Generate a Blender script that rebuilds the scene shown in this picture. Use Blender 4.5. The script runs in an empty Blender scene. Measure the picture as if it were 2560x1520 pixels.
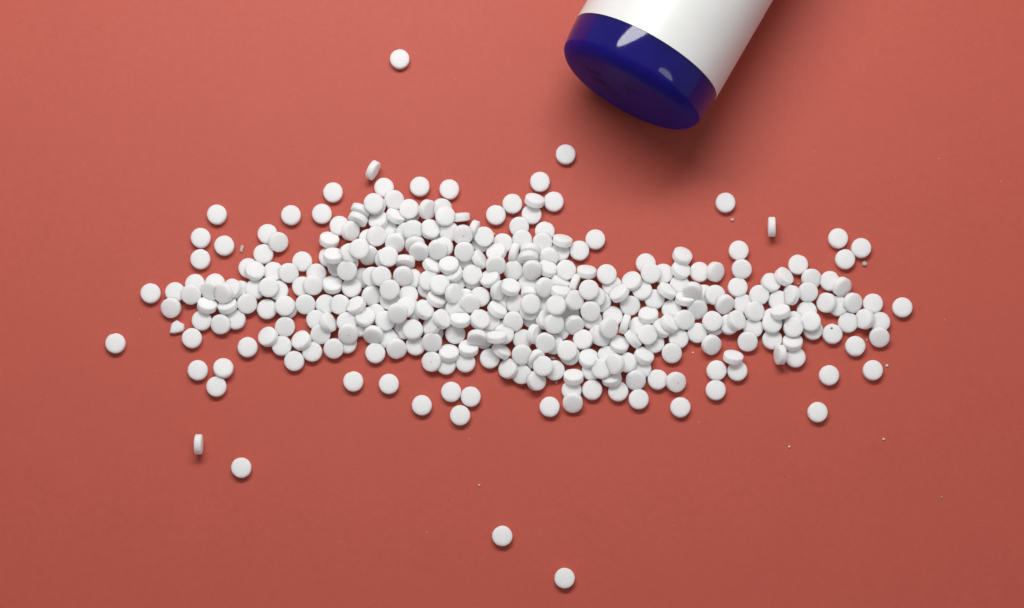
import bpy, bmesh, math, random
from mathutils import Vector, Matrix

# ------------------------------------------------------------------ camera, light, exposure (1 unit = 1 cm)
scn = bpy.context.scene
C = scn.collection
TILT = math.radians(11.0)                       # the camera leans back from straight-down by this much
DIST = 70.18                                    # camera to the middle of the sheet
cam_d = bpy.data.cameras.new("camera")
cam_d.sensor_width = 36.0
cam_d.lens = 36.0 * 5800.0 / 2560.0
cam_d.clip_start = 1.0
cam_d.clip_end = 2000.0
cam = bpy.data.objects.new("camera", cam_d)
C.objects.link(cam)
cam.location = (0.0, -DIST * math.sin(TILT), DIST * math.cos(TILT))
cam.rotation_euler = (TILT, 0.0, 0.0)
scn.camera = cam

world = bpy.data.worlds.new("World")
scn.world = world
world.use_nodes = True
bg = world.node_tree.nodes["Background"]
bg.inputs["Color"].default_value = (0.93, 0.96, 1.0, 1.0)
bg.inputs["Strength"].default_value = 0.25


def area_lamp(name, loc, target, sx, sy, power, color):
    d = bpy.data.lights.new(name, 'AREA')
    d.shape = 'ELLIPSE'
    d.size = sx
    d.size_y = sy
    d.energy = power
    d.color = color
    o = bpy.data.objects.new(name, d)
    C.objects.link(o)
    o.location = loc
    o.rotation_euler = (Vector(target) - Vector(loc)).to_track_quat('-Z', 'Y').to_euler()
    return o


area_lamp("window_light", (-4.0, 29.5, 49.0), (-2.0, 13.0, 0.0), 52.0, 15.0, 28000.0, (1.0, 0.985, 0.96))
area_lamp("side_window_light", (52.0, -24.0, 66.0), (4.0, 7.0, 2.0), 9.0, 40.0, 2600.0, (0.99, 0.99, 1.0))

scn.view_settings.view_transform = 'Standard'
scn.view_settings.look = 'None'
scn.view_settings.exposure = 0.0
scn.view_settings.gamma = 1.0
scn.cycles.use_denoising = True
scn.cycles.max_bounces = 12
scn.cycles.diffuse_bounces = 6

# ------------------------------------------------------------------ materials
def mat(name):
    m = bpy.data.materials.new(name)
    m.use_nodes = True
    nt = m.node_tree
    return m, nt, nt.nodes["Principled BSDF"]


def node(nt, kind, **kw):
    n = nt.nodes.new(kind)
    for k, v in kw.items():
        setattr(n, k, v)
    return n


def noise(nt, coord, scale, detail=4.0, rough=0.55):
    n = node(nt, "ShaderNodeTexNoise")
    n.inputs["Scale"].default_value = scale
    n.inputs["Detail"].default_value = detail
    n.inputs["Roughness"].default_value = rough
    nt.links.new(coord, n.inputs["Vector"])
    return n


def ramp(nt, fac, stops):
    r = node(nt, "ShaderNodeValToRGB")
    el = r.color_ramp.elements
    while len(el) < len(stops):
        el.new(0.5)
    for e, (p, c) in zip(el, stops):
        e.position = p
        e.color = (*c, 1.0)
    nt.links.new(fac, r.inputs["Fac"])
    return r


def mix(nt, fac, a, b, mode='MIX'):
    n = node(nt, "ShaderNodeMix", data_type='RGBA', blend_type=mode)
    for sock, val in ((n.inputs[0], fac), (n.inputs[6], a), (n.inputs[7], b)):
        if hasattr(val, "is_linked"):
            nt.links.new(val, sock)
        else:
            sock.default_value = val if not isinstance(val, tuple) else (*val, 1.0)
    return n.outputs[2]


def bump(nt, bsdf, height, strength, distance):
    b = node(nt, "ShaderNodeBump")
    b.inputs["Strength"].default_value = strength
    b.inputs["Distance"].default_value = distance
    nt.links.new(height, b.inputs["Height"])
    nt.links.new(b.outputs["Normal"], bsdf.inputs["Normal"])


# matt coral paper: faint mottling, fibres, pale and dark flecks
paper, nt, bs = mat("coral_paper")
tc = node(nt, "ShaderNodeTexCoord").outputs["Object"]
base_a, base_b = (0.512, 0.086, 0.057), (0.550, 0.097, 0.065)
n1 = noise(nt, tc, 0.55, 5.0, 0.6)
col = mix(nt, n1.outputs["Fac"], base_a, base_b)
n2 = noise(nt, tc, 19.0, 6.0, 0.75)
r2 = ramp(nt, n2.outputs["Fac"], [(0.30, (0.93, 0.915, 0.915)), (0.70, (1.055, 1.065, 1.06))])
col = mix(nt, 1.0, col, r2.outputs["Color"], 'MULTIPLY')
n5 = noise(nt, tc, 4.2, 4.0, 0.6)
r5 = ramp(nt, n5.outputs["Fac"], [(0.34, (0.975, 0.968, 0.968)), (0.66, (1.02, 1.025, 1.025))])
col = mix(nt, 1.0, col, r5.outputs["Color"], 'MULTIPLY')
# short fibres: stretched noise
mp = node(nt, "ShaderNodeMapping")
mp.inputs["Scale"].default_value = (3.0, 14.0, 1.0)
mp.inputs["Rotation"].default_value = (0.0, 0.0, 0.5)
nt.links.new(tc, mp.inputs["Vector"])
n3 = noise(nt, mp.outputs["Vector"], 2.2, 3.0, 0.6)
r3 = ramp(nt, n3.outputs["Fac"], [(0.68, (0, 0, 0)), (0.76, (1, 1, 1))])
f3 = node(nt, "ShaderNodeMath", operation='MULTIPLY')
nt.links.new(r3.outputs["Color"], f3.inputs[0])
f3.inputs[1].default_value = 0.22
col = mix(nt, f3.outputs[0], col, (0.78, 0.30, 0.25))


def flecks(scale, size, keep, color, amount, col):
    v = node(nt, "ShaderNodeTexVoronoi", feature='F1')
    v.inputs["Scale"].default_value = scale
    nt.links.new(tc, v.inputs["Vector"])
    lt = node(nt, "ShaderNodeMath", operation='LESS_THAN')
    nt.links.new(v.outputs["Distance"], lt.inputs[0])
    lt.inputs[1].default_value = size
    sep = node(nt, "ShaderNodeSeparateColor")
    nt.links.new(v.outputs["Color"], sep.inputs[0])
    gt = node(nt, "ShaderNodeMath", operation='GREATER_THAN')
    nt.links.new(sep.outputs[0], gt.inputs[0])
    gt.inputs[1].default_value = keep
    mu = node(nt, "ShaderNodeMath", operation='MULTIPLY')
    nt.links.new(lt.outputs[0], mu.inputs[0])
    nt.links.new(gt.outputs[0], mu.inputs[1])
    m2 = node(nt, "ShaderNodeMath", operation='MULTIPLY')
    nt.links.new(mu.outputs[0], m2.inputs[0])
    m2.inputs[1].default_value = amount
    return mix(nt, m2.outputs[0], col, color)


col = flecks(1.6, 0.035, 0.90, (0.80, 0.36, 0.30), 0.45, col)
col = flecks(2.9, 0.060, 0.88, (0.78, 0.30, 0.24), 0.25, col)
col = flecks(1.1, 0.026, 0.86, (0.20, 0.04, 0.04), 0.6, col)
col = flecks(4.0, 0.080, 0.92, (0.30, 0.06, 0.05), 0.22, col)
nt.links.new(col, bs.inputs["Base Color"])
bs.inputs["Roughness"].default_value = 0.56
bs.inputs["Specular IOR Level"].default_value = 0.34
n4 = noise(nt, tc, 22.0, 6.0, 0.7)
bump(nt, bs, n4.outputs["Fac"], 0.22, 0.015)

# pressed chalky tablet
chalk, nt, bs = mat("pressed_white_chalk")
tc = node(nt, "ShaderNodeTexCoord").outputs["Object"]
info = node(nt, "ShaderNodeObjectInfo")
tone = ramp(nt, info.outputs["Random"], [(0.0, (0.90, 0.895, 0.89)), (1.0, (0.93, 0.926, 0.92))])
n1 = noise(nt, tc, 14.0, 5.0, 0.6)
r1 = ramp(nt, n1.outputs["Fac"], [(0.30, (0.965, 0.962, 0.96)), (0.62, (1.0, 1.0, 1.0))])
nt.links.new(mix(nt, 1.0, tone.outputs["Color"], r1.outputs["Color"], 'MULTIPLY'), bs.inputs["Base Color"])
bs.inputs["Roughness"].default_value = 0.7
bs.inputs["Subsurface Weight"].default_value = 1.0
bs.inputs["Subsurface Radius"].default_value = (1.0, 0.95, 0.9)
bs.inputs["Subsurface Scale"].default_value = 0.20
bs.inputs["Specular IOR Level"].default_value = 0.15
n2 = noise(nt, tc, 45.0, 4.0, 0.6)
bump(nt, bs, n2.outputs["Fac"], 0.22, 0.006)

speck_m, nt, bs = mat("dark_speck")
bs.inputs["Base Color"].default_value = (0.06, 0.05, 0.055, 1)
bs.inputs["Roughness"].default_value = 0.8

crumb_m, nt, bs = mat("waxy_crumb")
tc = node(nt, "ShaderNodeTexCoord").outputs["Object"]
n1 = noise(nt, tc, 12.0, 4.0, 0.6)
r1 = ramp(nt, n1.outputs["Fac"], [(0.35, (0.46, 0.33, 0.27)), (0.65, (0.66, 0.55, 0.47))])
nt.links.new(r1.outputs["Color"], bs.inputs["Base Color"])
bs.inputs["Roughness"].default_value = 0.5
pale_m, nt, bs = mat("pale_crumb")
tc = node(nt, "ShaderNodeTexCoord").outputs["Object"]
n1 = noise(nt, tc, 20.0, 3.0, 0.6)
r1 = ramp(nt, n1.outputs["Fac"], [(0.35, (0.62, 0.50, 0.38)), (0.65, (0.85, 0.76, 0.62))])
nt.links.new(r1.outputs["Color"], bs.inputs["Base Color"])
bs.inputs["Roughness"].default_value = 0.6
grey_m, nt, bs = mat("grey_chip")
tc = node(nt, "ShaderNodeTexCoord").outputs["Object"]
n1 = noise(nt, tc, 12.0, 3.0, 0.6)
r1 = ramp(nt, n1.outputs["Fac"], [(0.35, (0.36, 0.32, 0.34)), (0.65, (0.50, 0.45, 0.46))])
nt.links.new(r1.outputs["Color"], bs.inputs["Base Color"])
bs.inputs["Roughness"].default_value = 0.5

sleeve_m, nt, bs = mat("white_satin_sleeve")
tc = node(nt, "ShaderNodeTexCoord").outputs["Object"]
n1 = noise(nt, tc, 1.2, 3.0, 0.5)
r1 = ramp(nt, n1.outputs["Fac"], [(0.3, (0.80, 0.80, 0.785)), (0.7, (0.83, 0.83, 0.815))])
nt.links.new(r1.outputs["Color"], bs.inputs["Base Color"])
bs.inputs["Roughness"].default_value = 0.34
bs.inputs["Specular IOR Level"].default_value = 0.45
n2 = noise(nt, tc, 3.0, 2.0, 0.5)
bump(nt, bs, n2.outputs["Fac"], 0.04, 0.02)

blue_m, nt, bs = mat("glossy_blue_plastic")
tc = node(nt, "ShaderNodeTexCoord").outputs["Object"]
n1 = noise(nt, tc, 2.0, 3.0, 0.5)
r1 = ramp(nt, n1.outputs["Fac"], [(0.3, (0.010, 0.006, 0.150)), (0.7, (0.013, 0.008, 0.175))])
nt.links.new(r1.outputs["Color"], bs.inputs["Base Color"])
n3 = noise(nt, tc, 30.0, 5.0, 0.65)
r3 = ramp(nt, n3.outputs["Fac"], [(0.45, (0.06, 0.06, 0.06)), (0.75, (0.13, 0.13, 0.13))])
nt.links.new(r3.outputs["Color"], bs.inputs["Roughness"])
bs.inputs["Specular IOR Level"].default_value = 0.42
bs.inputs["Subsurface Weight"].default_value = 1.0          # translucent: light soaks through the wall
bs.inputs["Subsurface Radius"].default_value = (0.25, 0.25, 1.0)
bs.inputs["Subsurface Scale"].default_value = 2.4
n2 = noise(nt, tc, 1.6, 2.0, 0.5)
bump(nt, bs, n2.outputs["Fac"], 0.06, 0.03)

satin_m = blue_m.copy()
satin_m.name = "satin_blue_plastic"
nt = satin_m.node_tree
bs = nt.nodes["Principled BSDF"]
for l in list(bs.inputs["Roughness"].links):
    nt.links.remove(l)
bs.inputs["Roughness"].default_value = 0.42
bs.inputs["Specular IOR Level"].default_value = 0.08

ink_m, nt, bs = mat("black_print")
bs.inputs["Base Color"].default_value = (0.006, 0.004, 0.010, 1)
bs.inputs["Roughness"].default_value = 0.7
bs.inputs["Specular IOR Level"].default_value = 0.2
cap_m, nt, bs = mat("white_cap_plastic")
tc = node(nt, "ShaderNodeTexCoord").outputs["Object"]
n1 = noise(nt, tc, 3.0, 3.0, 0.5)
r1 = ramp(nt, n1.outputs["Fac"], [(0.3, (0.78, 0.78, 0.77)), (0.7, (0.82, 0.82, 0.81))])
nt.links.new(r1.outputs["Color"], bs.inputs["Base Color"])
bs.inputs["Roughness"].default_value = 0.4


# ------------------------------------------------------------------ helpers
def finish(me, m, angle=35.0):
    me.materials.append(m)
    for p in me.polygons:
        p.use_smooth = True
    me.set_sharp_from_angle(angle=math.radians(angle))
    return me


def link(name, me, parent=None):
    o = bpy.data.objects.new(name, me)
    C.objects.link(o)
    o.parent = parent
    return o


def tag(o, label=None, cat=None, group=None, kind=None):
    for k, v in (("label", label), ("category", cat), ("group", group), ("kind", kind)):
        if v:
            o[k] = v
    return o


def lathe(name, profile, seg, m, angle=35.0, jitter=None):
    """profile: (radius, z) pairs; closed at both ends where radius is 0"""
    bm = bmesh.new()
    rings = []
    for k, (r, z) in enumerate(profile):
        if r == 0:
            rings.append([bm.verts.new((0, 0, z))])
        else:
            ring = []
            for i in range(seg):
                a = 2 * math.pi * i / seg
                rr, zz = (r, z) if jitter is None else jitter(a, k, r, z)
                ring.append(bm.verts.new((rr * math.cos(a), rr * math.sin(a), zz)))
            rings.append(ring)
    for a, b in zip(rings, rings[1:]):
        for i in range(seg):
            j = (i + 1) % seg
            if len(a) == 1:
                bm.faces.new((a[0], b[i], b[j]))
            elif len(b) == 1:
                bm.faces.new((a[i], a[j], b[0]))
            else:
                bm.faces.new((a[i], a[j], b[j], b[i]))
    bmesh.ops.recalc_face_normals(bm, faces=bm.faces)
    me = bpy.data.meshes.new(name)
    bm.to_mesh(me)
    bm.free()
    return finish(me, m, angle)


# ------------------------------------------------------------------ the sheet of coral paper
bm = bmesh.new()
NX, NY, SX, SY = 24, 20, 60.0, 50.0
grid = [[bm.verts.new(((i / NX - 0.5) * 2 * SX, (j / NY - 0.5) * 2 * SY, 0.0)) for i in range(NX + 1)] for j in range(NY + 1)]
for j in range(NY):
    for i in range(NX):
        bm.faces.new((grid[j][i], grid[j][i + 1], grid[j + 1][i + 1], grid[j + 1][i]))
me = bpy.data.meshes.new("paper_surface")
bm.to_mesh(me)
bm.free()
me.materials.append(paper)
tag(link("paper_surface", me), "matt coral red paper sheet under the tablets", None, None, "structure")

# ------------------------------------------------------------------ the bottle, lying on the sheet
BR = 198.0 * 0.012100
bottle = bpy.data.objects.new("bottle", None)
C.objects.link(bottle)
tag(bottle, "white bottle with a glossy blue base, lying on its side at the top edge", "bottle")
ang = math.radians(30.0)
axis = Vector((math.sin(ang), math.cos(ang), 0.0))
seam = Vector((330.132 * 0.012100, 576.91 * 0.012100, BR))
BAND, ARC = 74.0 * 0.012100, 50.0 * 0.012100
rc = BR - 0.010 - 0.0013 * 74.0 ** 2 * 0.012100          # radius at the crease
P0, P1 = math.radians(24.0), math.radians(82.0)       # the shoulder turns from one to the other, a shallow dome closes it
rd = rc - ARC * (math.cos(P0) - math.cos(P1))
RS = rd / math.cos(P1)
DOME = RS * (1 - math.sin(P1))
SAG = DOME + ARC * (math.sin(P1) - math.sin(P0))
zb = BAND + SAG                                       # seam height above the pole of the end
bottle.location = seam - axis * zb
up = Vector((0, 0, 1))
side = up.cross(axis)
bottle.rotation_euler = Matrix((side, up, axis)).transposed().to_euler()   # local x, y, z
RB = BR - 0.010
# below the sleeve the wall draws in gently; a soft crease, then a domed end
wall = [(RB - 0.0013 * s * s * 0.012100, zb - s * 0.012100) for s in (0, 8, 16, 24, 32, 40, 48, 56, 64, 74.0 - 5)]
def base_z(r):
    if r <= rd:
        return RS - math.sqrt(RS * RS - r * r)
    c = min(1.0, (r - rd) / ARC + math.cos(P1))
    return DOME + ARC * (math.sin(P1) - math.sqrt(1 - c * c))


prof = [(0, 0)] + [(rd * k / 6, base_z(rd * k / 6)) for k in range(1, 7)]
for k in range(1, 13):
    ph = P1 + (P0 - P1) * k / 12
    prof.append((rc - ARC * (math.cos(P0) - math.cos(ph)), SAG - ARC * (math.sin(ph) - math.sin(P0)) + (0.0 if k < 12 else 0.02)))
prof += wall[::-1] + [(RB, zb + 8.4)]
zs = zb + 8.4
for k in range(1, 9):
    t = math.pi / 2 * k / 8
    prof.append((RB - 0.95 * (1 - math.cos(t)), zs + 1.1 * math.sin(t)))
prof += [(1.42, zs + 1.1), (1.40, zs + 1.25), (1.40, zs + 2.3), (1.25, zs + 2.3), (1.25, zs + 1.2), (0, zs + 1.2)]
body = lathe("bottle_body", prof, 128, blue_m, 50.0)
body.materials.append(satin_m)                        # the end below the crease is moulded with a satin finish
for p in body.polygons:
    if p.center.z < SAG - 0.01:
        p.material_index = 1
link("bottle_body", body, bottle)
sl = [(RB + 0.002, zb + 0.001), (BR, zb), (BR + 0.004, zb + 0.02), (BR + 0.001, zb + 0.06), (BR, zb + 4.0), (BR, zs - 0.1), (RB + 0.002, zs - 0.08)]
link("sleeve", lathe("sleeve", sl, 128, sleeve_m, 60.0), bottle)
cp = [(0, zs + 2.75), (1.55, zs + 2.75), (1.68, zs + 2.62), (1.70, zs + 2.5), (1.70, zs + 1.3), (1.5, zs + 1.28)]


def ribs(a, k, r, z):
    return (r - (0.03 if (k in (3, 4) and int(a / (2 * math.pi) * 120 + 0.5) % 2) else 0.0), z)


link("cap", lathe("cap", cp, 120, cap_m, 30.0, ribs), bottle)


# dot-printed date code on the base: two short groups of two lines, blurred beyond reading in the photograph
def dot_print(cx, cy, rows, rnd):
    bm = bmesh.new()
    ca, sa = math.cos((math.pi - 0.55)), math.sin((math.pi - 0.55))
    for ry, n in rows:
        x = 0.0
        for g in range(n):
            cells = [(0, c) for c in range(5)] if rnd.random() < 0.6 else [(2, c) for c in range(5)]
            cells += [(rnd.randrange(3), rnd.randrange(5)) for _ in range(7)]
            for (i, j) in set(cells):
                px, py = x + i * 0.036, ry + j * 0.055
                X, Y = cx + px * ca - py * sa, cy + px * sa + py * ca
                z = base_z(math.hypot(X, Y)) - 0.003
                vs = [bm.verts.new((X + 0.020 * math.cos(q), Y + 0.020 * math.sin(q), z)) for q in [k * math.pi / 3 for k in range(6)]]
                bm.faces.new(vs[::-1])
            x += 0.135
    me = bpy.data.meshes.new("date_print")
    bm.to_mesh(me)
    bm.free()
    me.materials.append(ink_m)
    o = link("date_print", me, bottle)
    o["kind"] = "stuff"
    return o


rnd = random.Random(4)
for cx, cy, rows in [(1.32, 0.62, [(0.0, 4), (0.42, 4)]), (0.92, 0.10, [(0.0, 5), (0.42, 5)]), (0.05, 0.95, [(0.0, 3)])]:
    dot_print(cx, cy, rows, rnd)

# ------------------------------------------------------------------ the tablets
TR = 24.8 * 0.012100                                        # tablet radius


def tablet_mesh(seed):
    r = random.Random(seed)
    ph = [r.uniform(0, 6.28) for _ in range(6)]
    am = [r.uniform(0.001, 0.006) for _ in range(3)]
    half = [(0.28, 10.25), (0.56, 9.95), (0.76, 9.5), (0.80, 9.36), (0.86, 8.98), (0.955, 7.95), (0.985, 7.55), (1.0, 7.05)]
    pr = [(0, 10.35)] + half + [(1.0, 2.4), (1.0, -2.4)] + [(a, -b) for a, b in half[::-1]] + [(0, -10.35)]
    pr = [(a * TR, b * 0.012100) for a, b in pr]
    chip_a, chip_w, chip_d = r.uniform(0, 6.28), r.uniform(0.12, 0.30), (r.uniform(0.03, 0.07) if r.random() < 0.5 else 0.0)

    def jit(a, k, rr, z):
        f = 1.0 + sum(am[i] * math.sin((i + 2) * a + ph[i]) for i in range(3)) * 0.7
        w = 0.0
        if 5 <= k <= 8:
            w = 0.006 * math.sin(9 * a + ph[3]) * math.sin(5 * a + ph[4])
            d = abs((a - chip_a + math.pi) % (2 * math.pi) - math.pi)
            if d < chip_w:
                w -= chip_d * (1 - d / chip_w)
        return rr * (f + w), z * (1 + w * 0.6)
    return lathe("tablet", pr, 44, chalk, 24.0, jit)


meshes = [tablet_mesh(s) for s in range(8)]


def speck_mesh(name, size, seed):
    r = random.Random(seed)
    bm = bmesh.new()
    bmesh.ops.create_icosphere(bm, subdivisions=1, radius=size)
    for v in bm.verts:
        v.co *= r.uniform(0.6, 1.3)
        v.co.z *= 0.35
    me = bpy.data.meshes.new(name)
    bm.to_mesh(me)
    bm.free()
    return finish(me, speck_m, 60)


spk_big, spk_small = speck_mesh("speck", 0.034, 1), speck_mesh("speck", 0.016, 2)
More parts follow.
